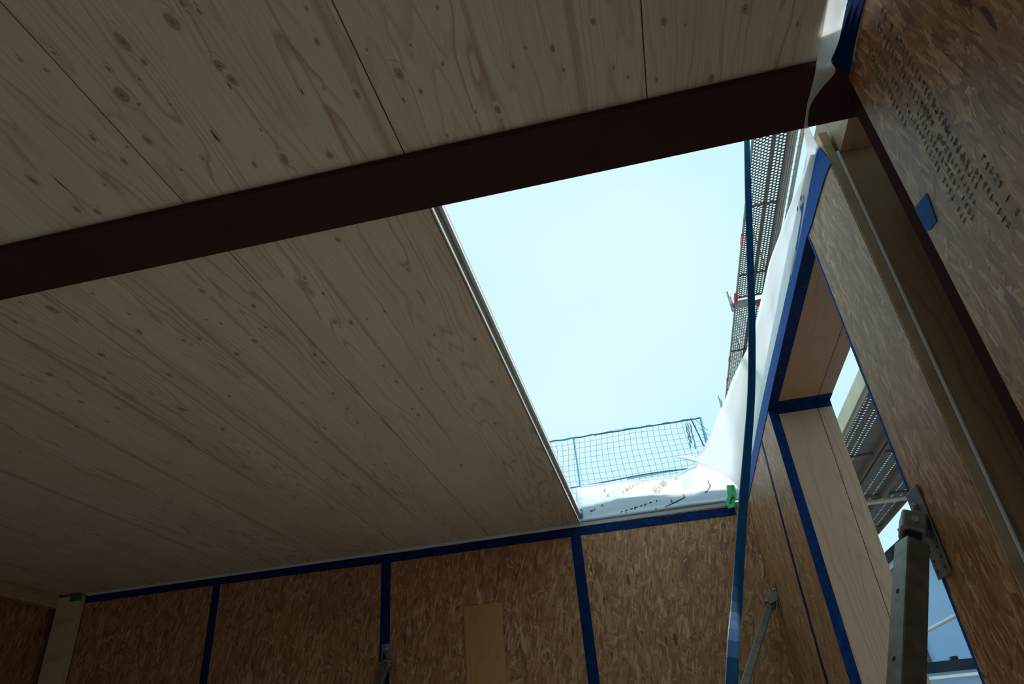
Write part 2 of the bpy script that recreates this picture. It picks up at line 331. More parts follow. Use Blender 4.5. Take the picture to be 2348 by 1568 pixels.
# ------------------------------------------------------------------ ceiling of laminated spruce panels
KNOTS= [(-0.564, 0.531, 3), (-0.655, 0.541, 3), (-0.721, 0.625, 3.2), (-0.54, 0.618, 2.4), (-0.535, 0.647, 2), (-0.647, 0.58, 1.3), (-0.352, 0.728, 1.8), (-0.454, 0.842, 2), (-0.538, 0.827, 2.6), (-0.596, 0.824, 1.5), (-0.362, 0.564, 1), (-0.372, 0.619, 1.5), (-0.269, 0.71, 2.4), (-0.742, 0.719, 2), (-0.812, 0.75, 1.8), (-0.827, 0.689, 1.5), (-0.998, 0.744, 2.3), (-0.979, 0.833, 1.8), (-0.947, 0.849, 1.8), (-0.626, 0.75, 1.5), (-0.729, 0.797, 0.9), (-0.677, 0.784, 0.9), (-0.707, 0.649, 0.9), (-0.658, 0.662, 0.7), (-0.674, 0.606, 0.9), (-0.707, 0.576, 1), (-0.8, 0.553, 0.8), (-0.766, 0.53, 0.9), (-0.823, 0.527, 0.9), (-0.516, 0.526, 1), (-0.532, 0.508, 1.3), (-0.303, 0.653, 0.8), (-0.233, 0.664, 0.8), (-0.4, 0.703, 0.7), (-0.246, 0.753, 1.1), (-0.54, 1.068, 1.5), (-0.667, 1.169, 1.4), (-0.79, 1.024, 1.3), (-0.725, 1.035, 0.7), (-0.433, 1.212, 1.2), (-0.782, 0.829, 0.7), (-0.885, 0.792, 0.7), (-0.785, 0.723, 0.6), (-0.128, 0.827, 1.9), (-0.231, 0.858, 1), (-0.194, 0.711, 0.9), (-0.082, 0.747, 1.1), (-0.001, 0.778, 0.9), (0.058, 0.701, 1.2), (0.132, 0.739, 1.3), (0.169, 0.731, 1.6), (0.297, 0.744, 1.7), (0.385, 0.796, 1.1), (0.082, 0.796, 0.7), (0.105, 0.822, 0.7), (0.153, 0.841, 0.9), (-0.167, 0.821, 0.8), (0.247, 0.865, 1.8), (0.203, 0.747, 0.7), (-0.172, 0.613, 0.7), (-0.055, 0.718, 0.7), (-1.38, 1.113, 1.6), (-1.31, 1.054, 1.4), (-1.267, 1.097, 3.2), (-1.146, 1.241, 2.4), (-1.118, 1.169, 1.2), (-1.141, 1.075, 1), (-1.491, 1.346, 2.2), (-1.555, 1.323, 1.5), (-1.526, 1.504, 2), (-1.345, 1.39, 1.5), (-1.376, 1.41, 1.8), (-1.65, 1.635, 2.6), (-1.302, 1.305, 2.4), (-0.667, 1.168, 1.4), (-0.851, 1.324, 1.2), (-0.985, 1.416, 2), (-0.796, 1.488, 2), (-0.793, 1.534, 1.6), (-0.831, 1.232, 1.6), (-0.908, 1.373, 2.2), (-0.908, 1.143, 2), (-1.071, 1.313, 1.6), (-1.031, 1.316, 1.5), (-1.21, 1.453, 2.2), (-1.301, 1.644, 2.6), (-1.269, 1.811, 2.4), (-1.129, 1.618, 1.6), (-0.679, 1.358, 1.6), (-0.642, 1.373, 2), (-0.544, 1.354, 1.4), (-0.599, 1.371, 1), (-0.647, 1.61, 1.4), (-0.846, 1.709, 1.4), (-1.047, 2.015, 1.8), (-0.956, 1.732, 1.3), (-0.849, 1.817, 1.2), (-0.589, 1.774, 1.4), (-1.464, 1.573, 1.3), (-1.621, 1.544, 1.5), (-0.657, 1.941, 2), (-0.943, 2.276, 1.6), (-1.162, 2.342, 1.6), (-0.973, 1.922, 1.8), (-0.859, 1.923, 1.2), (-0.967, 1.248, 0.9), (-0.943, 1.274, 1), (-0.365, 1.557, 2), (-0.462, 1.5, 1.3), (-0.491, 1.629, 1.2), (-0.659, 1.937, 1.8), (-0.44, 2.093, 1.8), (-0.394, 2.249, 1.5), (-0.59, 1.77, 1.3), (-0.38, 1.809, 1.8)]
STREAKS = [(-0.340, 0.018, -3.0, 0.876), (-0.909, 0.012, 1.02, 1.75), (-1.003, 0.016, 1.02, 3.0), (-1.645, 0.02, 1.02, 3.2), (-0.41, 0.006, 0.2, 0.876), (-1.18, 0.008, 1.02, 2.6),
           (0.02, 0.014, -0.5, 0.876), (-0.135, 0.01, -0.5, 0.876), (-0.62, 0.01, 1.02, 2.2), (-2.1, 0.02, 1.02, 3.2), (-1.42, 0.01, 1.02, 2.4)]
CT = 0.085
ceil = root('ceiling', kind='structure')
def ceiling_panel(x0, x1, y0, y1):
    g = 0.0012
    m = MB(); m.box((x0+g, y0, 1.0), (x1-g, y1, 1.0+CT))
    kn = [0.0]*8; st = [0.0]*8
    zk = 1.0-0.0004; kz = 0.0
    for (x, w_, a, b) in STREAKS:
        a, b = max(a, y0), min(b, y1)
        if x0 + w_ < x < x1 - w_ and b > a:
            n = 24; vs = []; vals = []
            for i in range(n+1):
                y = a+(b-a)*i/n; dx = 0.004*math.sin(y*3+x*9); e = min(1, i/3, (n-i)/3) if y1 > 1 else min(1, i/3)
                for q, val in ((-1, 0), (-0.3, 1), (0.4, .9), (1, 0)):
                    vs.append(W(x+dx+q*w_*0.7, y, zk)); vals.append(val*e*0.8)
            m.add(vs, [(i*4+j, (i+1)*4+j, (i+1)*4+j+1, i*4+j+1) for i in range(n) for j in range(3)])
            st += vals; kn += [0.0]*len(vals)
    seen = []
    for (x, y, r) in KNOTS:
        if not (x0+0.006 < x < x1-0.006 and y0+0.005 < y < y1-0.005): continue
        if any((x-a_)**2+(y-b_)**2 < 1e-4 for a_, b_ in seen): continue
        seen.append((x, y)); kz += 1.2e-5; zz = zk-0.0003-kz
        rr = r*0.0036; n = 12; ph = random.random()*6
        vs = [W(x, y, zz)]; vals = [1.0]
        for k_, (f, val) in enumerate(((0.5, 0.75), (0.85, 0.45), (1.35, 0.12), (1.8, 0.0))):
            for j in range(n):
                t = 2*math.pi*j/n; wob = 1+0.12*math.sin(2*t+ph)+0.06*math.sin(5*t+ph)
                vs.append(W(x+rr*f*wob*math.cos(t)*0.8, y+rr*f*wob*math.sin(t)*(1.2+0.25*k_), zz)); vals.append(val)
        fs = [(0, 1+(j+1) % n, 1+j) for j in range(n)]
        for c_ in range(3):
            for j in range(n): fs.append((1+c_*n+j, 1+c_*n+(j+1) % n, 1+(c_+1)*n+(j+1) % n, 1+(c_+1)*n+j))
        m.add(vs, fs); kn += vals; st += [0.0]*len(vals)
    return m.build('ceiling_panel', M['ceil'], ceil, attrs={'knot': kn, 'streak': st})
J = [0.135-0.4555*i for i in range(9)]
ceiling_panel(J[0], 0.428, -3.0, BY0+0.01)
for i in range(7): ceiling_panel(J[i+1], J[i], -3.0, BY0+0.01)
ceiling_panel(XL-0.12, J[7], -3.0, BY0+0.01)
YB = BY1-0.008
ceiling_panel(J[2], -0.322, YB, YF)
for i in range(2, 7): ceiling_panel(J[i+1], J[i], YB, YF)
ceiling_panel(XL-0.12, J[7], YB, YF)
for (x, y, l, w_) in ((-0.957, 0.768, 0.030, 0.0009), (-0.626, 0.742, 0.016, 0.0016), (-0.545, 0.655, 0.010, 0.0009), (-0.437, 0.70, 0.008, 0.0009)):
    m = MB(); m.add([W(x, y-l, 0.9985), W(x+w_, y, 0.9985), W(x, y+l, 0.9985), W(x-w_, y, 0.9985)], [(0, 1, 2, 3)]); solid(m.build('resin_crack', plain('resin_crack', (0.03, 0.012, 0.008), 0.5), ceil), 0.0003)
# layers visible on the cut edge of the opening
eb = -0.322
rv = root('edge_trim', 'narrow pale strips and film along the left cut edge of the roof opening', 'trim')
box('lower_lath', (eb+0.0008, BY1, 0.998), (eb+0.005, YF-0.01, 1.010), M['chan'], rv, 0.001)
box('wood_lath', (eb+0.0008, BY1, 1.0105), (eb+0.003, YF-0.01, 1.046), M['edge'], rv)
box('bright_bead', (eb+0.0008, BY1, 1.047), (eb+0.012, YF-0.01, 1.058), M['white'], rv, 0.001)
box('film_edge', (eb+0.0008, BY1, 1.060), (eb+0.006, YF-0.01, 1.088), M['chan'], rv)

# ------------------------------------------------------------------ steel beam and column
t = root('steel_beam', 'dark red-brown primed steel beam crossing under the wooden ceiling', 'beam', kind='thing')
bevel(MB_ := box('bottom_flange', (XL+0.051, BY0, BZ), (0.600, BY1, BZ+0.014), M['steel'], t), 0.002)
box('web', (XL+0.051, 0.943, BZ+0.0142), (0.600, 0.953, BZ+0.15), M['steel'], t)
box('top_flange', (XL+0.051, BY0+0.02, BZ+0.1502), (0.600, BY1-0.02, BZ+0.163), M['steel'], t)
t = root('steel_column', 'dark red-brown steel column standing in the pocket of the right wall', 'column', kind='thing')
box('front_flange', (0.4965, 0.84, FL), (0.507, 0.9775, BZ-0.0006), M['steel'], t, 0.002)
box('web', (0.5072, 0.905, FL), (0.5995, 0.915, BZ-0.0006), M['steel'], t)
box('back_flange', (0.600, 0.84, FL), (0.611, 0.9775, BZ-0.0006), M['steel'], t)

# ------------------------------------------------------------------ right wall
wr = root('wall_right', kind='structure')
Y0, Y1, YJ, YW = 0.917, 1.121, 1.375, 2.345     # near board edge, far board edge, window jambs
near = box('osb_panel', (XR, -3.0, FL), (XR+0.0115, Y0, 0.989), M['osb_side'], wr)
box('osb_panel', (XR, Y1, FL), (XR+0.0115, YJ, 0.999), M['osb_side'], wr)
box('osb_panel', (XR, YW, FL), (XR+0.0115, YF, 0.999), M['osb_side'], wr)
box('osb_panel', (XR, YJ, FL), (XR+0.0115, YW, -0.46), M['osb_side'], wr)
box('wall_core', (0.53, -3.0, FL), (0.69, 0.83, 0.97), M['post'], wr)
box('wall_core', (XR+0.0118, 1.40, FL), (0.69, YW+0.0, -0.50), M['post'], wr)
box('wall_core', (XR+0.0118, YW+0.028, FL), (0.69, YF, 0.999), M['post'], wr)
box('upstand_board', (XR+0.004, Y1+0.06, 1.028), (XR+0.030, YF, 1.10), M['mem'], wr)
box('pocket_light_block', (0.5085, 1.022, 0.999), (0.72, Y1, 1.10), M['post'], wr)  # cover added to keep skylight out of the pocket top
# printed stamp on the near board: rows of worn, unreadable marks
def glyph_rows(name, y0, z0, rows, dz, dy, n, hgt, wid, parent, seed, slant=0.0):
    rnd = random.Random(seed); m = MB(); x = XR-0.0006
    for r in range(rows):
        ln = n - rnd.randrange(0, max(1, n//4))
        for i in range(ln):
            if rnd.random() < 0.14: continue
            z = z0 - i*dz; y = y0 + r*dy + slant*i
            for s_ in range(rnd.choice((2, 3, 3))):
                kind = rnd.random(); a = rnd.uniform(0, hgt*0.7); b = rnd.uniform(0, wid*0.5)
                if kind < 0.6: q = ((y+a*0.2, z-b), (y+hgt*rnd.uniform(.7, 1), z-b-wid*0.16))
                else: q = ((y+a, z), (y+a+hgt*0.14, z-wid*0.8))
                (ya, za), (yb, zb) = q
                m.add([W(x, ya, za), W(x, yb, za), W(x, yb, zb), W(x, ya, zb)], [(0, 1, 2, 3)])
    return solid(m.build(name, M['ink'], parent), 0.0004)
glyph_rows('stamp_print', 0.742, 0.93, 2, 0.0125, 0.027, 27, 0.017, 0.0085, near, 3, 0.0004)
glyph_rows('stamp_print', 0.800, 0.915, 2, 0.0115, 0.022, 16, 0.014, 0.0075, near, 5, 0.0006)
glyph_rows('stamp_print', 0.752, 0.755, 4, 0.0100, 0.019, 22, 0.012, 0.0065, near, 6, 0.0005)
glyph_rows('stamp_print', 0.722, 0.595, 2, 0.011, 0.024, 10, 0.014, 0.0075, near, 9, 0.0)
m = MB(); m.add([W(XR-0.0006, y, z) for y, z in ((0.610, 0.722), (0.620, 0.745), (0.612, 0.760), (0.598, 0.748))], [(0, 1, 2, 3)])
solid(m.build('rust_mark', plain('rust_mark', (0.16, 0.04, 0.02), 0.7), near), 0.0004)

# timbers in the pocket
tag(box('timber_batten', (XR+0.001, Y1-0.0015, FL), (0.5015, YJ-0.03, 1.062), M['stud'], bw=0.002), 'narrow brown batten at the pocket edge with a sawn pale top', 'batten')
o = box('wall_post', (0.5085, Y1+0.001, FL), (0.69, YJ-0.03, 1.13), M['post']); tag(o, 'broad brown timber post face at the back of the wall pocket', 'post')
o = box('sealing_strip', (0.5018, Y1-0.003, FL), (0.5082, Y1+0.03, 1.004), M['white'], bw=0.003); tag(o, 'shiny white strip running down between two pocket timbers', 'strip')
box('pocket_back', (0.63, 0.83, FL), (0.69, Y1, 0.96), M['post'], wr)

# ------------------------------------------------------------------ window opening in the right wall
w1 = root('window_1', kind='structure')
XS = 0.643; XO = 0.690
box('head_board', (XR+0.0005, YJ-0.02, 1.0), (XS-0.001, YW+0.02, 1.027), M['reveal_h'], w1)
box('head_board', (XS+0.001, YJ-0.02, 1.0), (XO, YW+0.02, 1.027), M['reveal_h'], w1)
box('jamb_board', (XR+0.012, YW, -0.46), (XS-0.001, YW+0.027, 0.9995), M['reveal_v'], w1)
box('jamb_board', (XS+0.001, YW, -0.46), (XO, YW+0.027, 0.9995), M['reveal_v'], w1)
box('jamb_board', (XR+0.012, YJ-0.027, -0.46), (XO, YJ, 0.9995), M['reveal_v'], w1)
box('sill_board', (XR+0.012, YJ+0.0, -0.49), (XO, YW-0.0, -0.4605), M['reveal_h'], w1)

# ------------------------------------------------------------------ far wall
wf = root('wall_far', kind='structure')
V = [-2.262, -1.322, -0.349]     # seams
edges = [-3.045, V[0], V[1], V[2], XR]
for a, b in zip(edges, edges[1:]):
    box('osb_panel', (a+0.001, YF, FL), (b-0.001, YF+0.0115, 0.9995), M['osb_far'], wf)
box('wall_core', (XL-0.12, YF+0.012, FL), (eb, YF+0.13, 1.085), M['post'], wf)
box('wall_core', (eb+0.001, YF+0.012, FL), (0.69, YF+0.13, 0.9995), M['post'], wf)
o = box('plywood_board', (-0.925, YF-0.008, -0.6), (-0.738, YF-0.0002, 0.682), M['plyw'], bw=0.001); tag(o, 'narrow smooth orange-brown board fixed on the rough far wall', 'board')
# left corner timbers
o = box('timber_stud', (-3.175, YF-0.05, FL), (-3.048, YF-0.0005, 0.985), M['stud'], bw=0.003); tag(o, 'pale upright timber stud in the dark left corner beside the far wall', 'stud', 'left corner timbers')
o = box('timber_stud', (XL-0.018, 2.72, FL), (XL+0.05, 2.86, 0.93), M['stud'], bw=0.003); tag(o, 'pale upright timber stud at the very left edge, on the dark left wall', 'stud', 'left corner timbers')
o = box('timber_ledger', (XL-0.018, -3.0, 0.93), (XL+0.03, YF-0.051, 0.9995), M['ledger'], bw=0.003); tag(o, 'brown horizontal timber along the top of the dark left wall', 'timber')

# ------------------------------------------------------------------ tapes
def tape_box(name, a, b, mat, label, grp=None):
    o = box(name, a, b, mat); tag(o, label, 'tape', grp); return o
e = 0.0008
# far wall top band, with a slightly wavering edge
n = 60; L_ = []; R_ = []
for i in range(n+1):
    x = -3.045+(0.418+3.045)*i/n; z = interp([(-3.05, (1.002,)), (-2.2, (0.992,)), (-1.3, (0.984,)), (-0.3, (0.986,)), (0.5, (0.980,))], x)[0]
    L_.append(W(x, YF-0.0016, min(z, .992)-0.0+0.001*math.sin(i*1.7))); R_.append(W(x, YF-0.0016, min(z, .992)-0.042+0.0008*math.sin(i*2.3)))
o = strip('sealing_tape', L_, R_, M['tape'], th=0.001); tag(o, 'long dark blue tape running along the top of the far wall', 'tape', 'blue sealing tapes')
for xv, w_, lab in ((V[0], 0.043, 'blue tape down the leftmost seam of the far wall'), (V[1], 0.050, 'blue tape down the middle seam of the far wall, above the galvanised bracket'), (V[2], 0.050, 'blue tape down the far wall seam below the roof opening')):
    tape_box('sealing_tape', (xv-w_/2, YF-0.0010, FL), (xv+w_/2, YF-0.0002, 0.949), M['tape'], lab, 'blue sealing tapes')
# right wall top tape (far piece): torn upper edge, lies on the upstand
TLp = [(1.137, 1.044), (1.217, 1.041), (1.272, 1.040), (1.312, 1.061), (1.35, 1.064), (1.36, 1.050), (1.441, 1.045), (1.606, 1.040), (1.772, 1.042), (2.148, 1.050), (2.546, 1.052), (2.834, 1.045), (3.10, 1.05), (3.36, 1.045)]
TRp = [(1.106, 0.968), (1.16, 0.979), (1.25, 0.986), (1.327, 0.990), (1.36, 0.995), (1.38, 0.9996), (1.46, 0.9996), (1.62, 0.9996), (1.79, 0.9996), (2.15, 0.9996), (2.44, 0.994), (2.72, 0.992), (3.05, 0.990), (3.34, 0.985)]
o = strip('sealing_tape', [W(XR-0.0022, y, z) for y, z in TLp], [W(XR-0.0022, y, z) for y, z in TRp], M['tape_lit'], th=0.001, sub=3); tag(o, 'brightly lit blue tape along the top of the right wall above the window', 'tape', 'blue sealing tapes')
# near piece
xt = XR-0.0018
NL = [(xt, 0.2, 1.05), (xt, 0.6, 1.051), (xt, 0.765, 1.051), (xt, 0.812, 1.045), (0.452, 0.832, 0.984), (0.447, 0.862, 0.982), (0.4465, 0.868, 0.982), (0.456, 0.884, 0.9815), (0.466, 0.895, 0.9815)]
NR = [(xt, 0.2, 0.985), (xt, 0.6, 0.987), (xt, 0.727, 0.986), (xt, 0.771, 0.986), (xt, 0.844, 0.984), (xt, 0.872, 0.982), (xt, 0.885, 0.982), (xt, 0.896, 0.982), (xt, 0.906, 0.982)]
o = strip('sealing_tape', [W(*p) for p in NL], [W(*p) for p in NR], M['tape'], th=0.001, sub=3); tag(o, 'shaded blue tape at the wall top on the near side of the steel beam', 'tape', 'blue sealing tapes')
# window tapes
hd = [W(XR+0.0002, YJ, 0.9990), W(XR+0.0002, 1.8, 0.9990), W(XR+0.0002, 2.2, 0.9990), W(XR+0.0002, YW, 0.9990)]
hr = [W(XR+0.031, YJ+0.03, 0.9990), W(XR+0.031, 1.8, 0.9990), W(XR+0.030, 2.2, 0.9990), W(XR+0.030, YW, 0.9990)]
o = strip('sealing_tape', hd, hr, M['tape'], th=0.0008); tag(o, 'dark blue tape along the inner edge of the window head board', 'tape', 'blue sealing tapes')
o = strip('sealing_tape', [W(XR+0.0005, YW-0.055, 0.9985), W(0.6, YW-0.052, 0.9985), W(XO, YW-0.052, 0.9985)], [W(XR+0.0005, YW-0.001, 0.9985), W(0.6, YW-0.001, 0.9985), W(XO, YW-0.001, 0.9985)], M['tape'], th=0.0008)
m = MB(); m.box((XR-0.001, YW-0.0012, 0.975), (XO, YW-0.0004, 0.9982)); q = m.build('lower_fold', M['tape'], o); tag(o, 'short dark blue tape across the corner between window head and far jamb', 'tape', 'blue sealing tapes')
o = box('sealing_tape', (XR-0.001, YW-0.0014, -0.46), (XR+0.030, YW-0.0005, 0.974), M['tape']); tag(o, 'broad blue tape down the inner edge of the far window jamb', 'tape', 'blue sealing tapes')
o = box('sealing_tape', (XR-0.0014, YJ-0.005, -0.46), (XR+0.012, YJ+0.0022, 0.998), M['tape_lit']); tag(o, 'thin lit blue tape down the near window edge', 'tape', 'blue sealing tapes')
o = strip('sealing_tape', [W(XR-0.001, 2.632, 0.992), W(XR-0.001, 2.69, 0.5), W(XR-0.001, 2.72, -0.5)], [W(XR-0.001, 2.605, 0.992), W(XR-0.001, 2.655, 0.5), W(XR-0.001, 2.685, -0.5)], M['tape'], th=0.0008); tag(o, 'thin blue tape line down the board between window and far corner', 'tape', 'blue sealing tapes')
m = MB(); m.add([W(XR-0.0012, y, z) for y, z in ((0.869, 0.665), (0.9165, 0.677), (0.9165, 0.632), (0.907, 0.626), (0.880, 0.620))], [(0, 1, 2, 3, 4)])
o = solid(m.build('tape_patch', M['tape_lit']), 0.0008); tag(o, 'small square blue tape patch at the edge of the near board', 'tape')
m = MB(); m.add([W(x, y, z) for x, y, z in ((0.404, 3.358, 1.080), (0.440, 3.358, 1.076), (0.440, 3.358, 1.03), (0.425, 3.358, 0.995), (0.418, 3.358, 0.972), (0.387, 3.358, 0.966), (0.376, 3.358, 1.002), (0.396, 3.358, 1.022))], [(0, 1, 2, 3, 4, 5, 6, 7)])
o = solid(m.build('green_tape', M['tape_green']), 0.0008); tag(o, 'crumpled green tape where the two white membranes meet', 'tape')
m = MB()
for q in (((0.424, 1.074), (0.432, 1.074), (0.431, 1.045), (0.426, 1.046)), ((0.395, 0.990), (0.402, 0.985), (0.424, 1.018), (0.412, 1.022)), ((0.417, 1.03), (0.423, 1.028), (0.428, 1.01), (0.422, 1.005))):
    m.add([W(x, 3.3568, z) for x, z in q], [(0, 1, 2, 3)])
m.build('print', plain('dark_green_print', (0.005, 0.10, 0.04), 0.6), o)
o = box('green_tape', (-3.10, YF-0.053, 0.955), (-3.03, YF-0.0506, 0.992), plain('dim_green_tape', (0.015, 0.12, 0.05), 0.5)); tag(o, 'dark green tape bit in the upper left corner of the far wall', 'tape')

# ------------------------------------------------------------------ membranes
def cat_rom(P, t):
    n = len(P)-1; i = min(int(t*n), n-1); q = t*n-i
    p0, p1, p2, p3 = P[max(i-1, 0)], P[i], P[i+1], P[min(i+2, n)]
    return 0.5*((2*p1)+(p2-p0)*q+(2*p0-5*p1+4*p2-p3)*q*q+(3*p1-p0-3*p2+p3)*q**3)
Tn = [(0.426, 0.30, 0.998), (0.426, 0.60, 0.998), (0.426, 0.70, 0.998), (0.426, 0.77, 0.998), (0.424, 0.830, 0.994), (0.420, 0.862, 0.982), (0.419, 0.884, 0.977), (0.417, 0.913, 0.975), (0.415, 0.951, 0.975), (0.416, 0.987, 0.975), (0.421, 1.020, 0.985),
      (0.45, 1.11, 1.03), (0.46, 1.149, 1.04), (0.47, 1.22, 1.057), (0.474, 1.375, 1.103), (0.474, 1.481, 1.126), (0.472, 1.561, 1.14), (0.47, 1.705, 1.166), (0.47, 1.846, 1.178), (0.47, 1.931, 1.185), (0.468, 2.046, 1.190), (0.465, 2.245, 1.214),
      (0.45, 2.643, 1.291), (0.435, 2.868, 1.311), (0.415, 3.056, 1.325), (0.299, 3.15, 1.178), (0.246, 3.15, 1.180), (0.175, 3.13, 1.172)]
Bn = [(0.4812, 0.30, 1.048), (0.4812, 0.60, 1.048), (0.4812, 0.766, 1.048), (0.480, 0.813, 1.044), (0.460, 0.850, 1.0), (0.444, 0.868, 0.981), (0.455, 0.893, 0.979), (0.437, 0.923, 0.979), (0.422, 0.956, 0.978), (0.422, 0.992, 0.978), (0.431, 1.022, 0.985),
      (0.478, 1.129, 1.030), (0.478, 1.146, 1.036), (0.479, 1.214, 1.036), (0.4795, 1.375, 1.03), (0.4795, 1.481, 1.03), (0.4795, 1.561, 1.03), (0.4795, 1.705, 1.03), (0.4795, 1.846, 1.03), (0.4795, 1.931, 1.03), (0.4795, 2.046, 1.03), (0.4795, 2.245, 1.03),
      (0.4795, 2.643, 1.03), (0.4795, 2.868, 1.03), (0.4795, 3.10, 1.03), (0.472, 3.33, 1.03), (0.42, 3.34, 1.10), (0.30, 3.22, 1.145)]
TV = [W(*p) for p in Tn]; BV = [W(*p) for p in Bn]
NU, NV = 150, 14; vs = []
for i in range(NU+1):
    t = i/NU; a = cat_rom(BV, t); b = cat_rom(TV, t); big = min(1.0, (b-a).length/0.15)
    d = (b-a); nrm = Vector((-1, 0, 0.15)).normalized()
    for j in range(NV+1):
        s_ = j/NV
        e_ = s_*(1-s_)*4
        wv = 0.006*math.sin(t*60+s_*5)*e_*big + 0.005*math.sin(t*31-s_*9+1)*e_*big + 0.03*math.sin(math.pi*s_)*big*max(0, min(1, (t-0.5)*4))
        if t < 0.45: wv = 0.001*math.sin(t*90+s_*4)*e_
        vs.append(a + d*s_ + nrm*(-wv))
fs = [(i*(NV+1)+j, i*(NV+1)+j+1, (i+1)*(NV+1)+j+1, (i+1)*(NV+1)+j) for i in range(NU) for j in range(NV)]
o = mesh('vapour_membrane', vs, fs, M['mem'], smooth=True); solid(o, 0.0012)
tag(o, 'white membrane sheet hanging over the top of the right wall beside the opening', 'membrane')
mr = o
# printed marks on the narrow part
def marks_on(parent, P0, segs, mat, name, off):
    m = MB()
    for (a, b, w_) in segs:
        a = Vector(a); b = Vector(b); d = (b-a).normalized(); n_ = d.cross(off.normalized())*w_/2; o2 = off
        m.add([a-n_+o2, a+n_+o2, b+n_+o2, b-n_+o2], [(0, 1, 2, 3)])
    return solid(m.build(name, mat, parent), 0.0003)
segs = []
for y, z in ((1.30, 1.055), (1.345, 1.062)):
    segs.append((W(0.4765, y, z), W(0.4765, y+0.016, z+0.001), 0.008))
marks_on(mr, None, segs, M['ink_d'], 'marking', Vector((-0.004, 0, 0)))
m = MB(); pts = [Vector(W(0.4745, y, z)) for y, z in ((1.14, 1.040), (1.18, 1.048), (1.24, 1.052), (1.32, 1.058), (1.42, 1.075), (1.50, 1.095))]
# far upstand membrane
prof = {}
foldz = [(-0.33, (1.068,)), (-0.30, (1.083,)), (-0.24, (1.084,)), (-0.155, (1.093,)), (-0.11, (1.10,)), (0.06, (1.092,)), (0.185, (1.082,)), (0.309, (1.074,)), (0.47, (1.062,))]
topz = [(-0.386, (1.265,)), (-0.329, (1.262,)), (-0.15, (1.258,)), (0.078, (1.242,)), (0.16, (1.235,)), (0.21, (1.247,)), (0.26, (1.272,)), (0.31, (1.285,)), (0.37, (1.285,)), (0.50, (1.25,))]
def far_pt(x, v):
    """v 0..1 lower face, 1..2 upper sloping face"""
    fz = interp(foldz, x)[0]; tz = interp(topz, x)[0]
    if v <= 1:
        zz = 1.004+(fz-1.004)*v
        yy = YF-0.004-0.013*math.exp(-((v-0.12)/0.12)**2) + 0.012*v*v
        yy -= 0.012*math.exp(-((x-0.18)/0.10)**2)*math.sin(v*math.pi)
        return W(x, yy, zz)
    q = v-1; a = Vector((x, YF+0.008, fz)); b = Vector((x*1.03, 3.60, tz))
    p = a.lerp(b, q); p.z += 0.010*math.sin(q*math.pi) + 0.004*math.sin(x*23+q*4)*q*(1-q)*3
    return W(*p)
NU, NV = 90, 24; vs = []
xs0, xs1 = -0.327, 0.462
for i in range(NU+1):
    x = xs0+(xs1-xs0)*i/NU
    for j in range(NV+1): vs.append(far_pt(x, 2*j/NV))
for i in range(NU+1):  # rolled rim
    pass
fs = [(i*(NV+1)+j, (i+1)*(NV+1)+j, (i+1)*(NV+1)+j+1, i*(NV+1)+j+1) for i in range(NU) for j in range(NV)]
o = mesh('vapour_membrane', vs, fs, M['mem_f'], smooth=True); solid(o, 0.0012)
tag(o, 'white printed membrane folded over the far edge of the roof opening', 'membrane'); mf = o
m = MB(); m.tube([far_pt(-0.30+0.60*i/20, 2.0) + Vector((0, 0, 0.0)) for i in range(21)], 0.010, 8); m.build('rolled_rim', M['mem'], mf, smooth=True)
# prints on the far membrane: (x, v) strokes
def prints(name, strokes, wd, mat):
    m = MB()
    for st_ in strokes:
        for (a, b) in zip(st_, st_[1:]):
            k_ = 3
            for q in range(k_):
                A = (a[0]+(b[0]-a[0])*q/k_, a[1]+(b[1]-a[1])*q/k_); B_ = (a[0]+(b[0]-a[0])*(q+1)/k_, a[1]+(b[1]-a[1])*(q+1)/k_)
                p, r_ = far_pt(*A), far_pt(*B_); d = (r_-p)
                if d.length < 1e-5: continue
                up = Vector((0, -0.6, 0.8)) if A[1] > 1.02 else Vector((0, -1.0, 0.0))
                nn = d.normalized().cross(up)*wd/2; of = up*0.003
                m.add([p-nn+of, p+nn+of, r_+nn+of, r_-nn+of], [(0, 1, 2, 3)])
    return solid(m.build(name, mat, mf), 0.0003)
GL = {'I': [[(0, 0), (0, 1)]], 'N': [[(0, 0), (0, 1), (.6, 0), (.6, 1)]], 'T': [[(.3, 0), (.3, 1)], [(0, 1), (.6, 1)]], 'E': [[(.5, 0), (0, 0), (0, 1), (.5, 1)], [(0, .5), (.4, .5)]],
      'L': [[(0, 1), (0, 0), (.5, 0)]], 'O': [[(0, 0), (.6, 0), (.6, 1), (0, 1), (0, 0)]]}
st_ = []
cx, cv = -0.085, 1.22
for i, ch in enumerate('INTELLO'):
    for s_ in GL[ch]:
        st_.append([(cx + i*0.0165 + px*0.016 - py*0.004, cv + i*0.085 + py*0.16 + px*0.04) for px, py in s_])
prints('lettering', st_, 0.0060, M['ink_y'])
circ = [[(0.080+0.017*math.cos(t), 1.28+0.20*math.sin(t)) for t in [2*math.pi*i/20 for i in range(21)]],
        [(0.080+0.012*math.cos(t), 1.28+0.14*math.sin(t)) for t in [2*math.pi*i/20 for i in range(21)]],
        [(0.076, 1.21), (0.079, 1.33), (0.084, 1.24)], [(0.076, 1.27), (0.083, 1.29)]]
prints('ring_logo', circ, 0.0055, M['ink_y'])
sq = [(0.098, 1.62), (0.118, 1.86), (0.134, 1.60), (0.113, 1.38), (0.098, 1.62)]
prints('square_logo', [sq, [(0.102, 1.62), (0.117, 1.80), (0.130, 1.60), (0.114, 1.44), (0.102, 1.62)], [(0.108, 1.60), (0.122, 1.74)], [(0.108, 1.68), (0.120, 1.52)], [(0.112, 1.55), (0.125, 1.67)], [(0.105, 1.64), (0.116, 1.5)]], 0.006, M['ink'])
dash = []
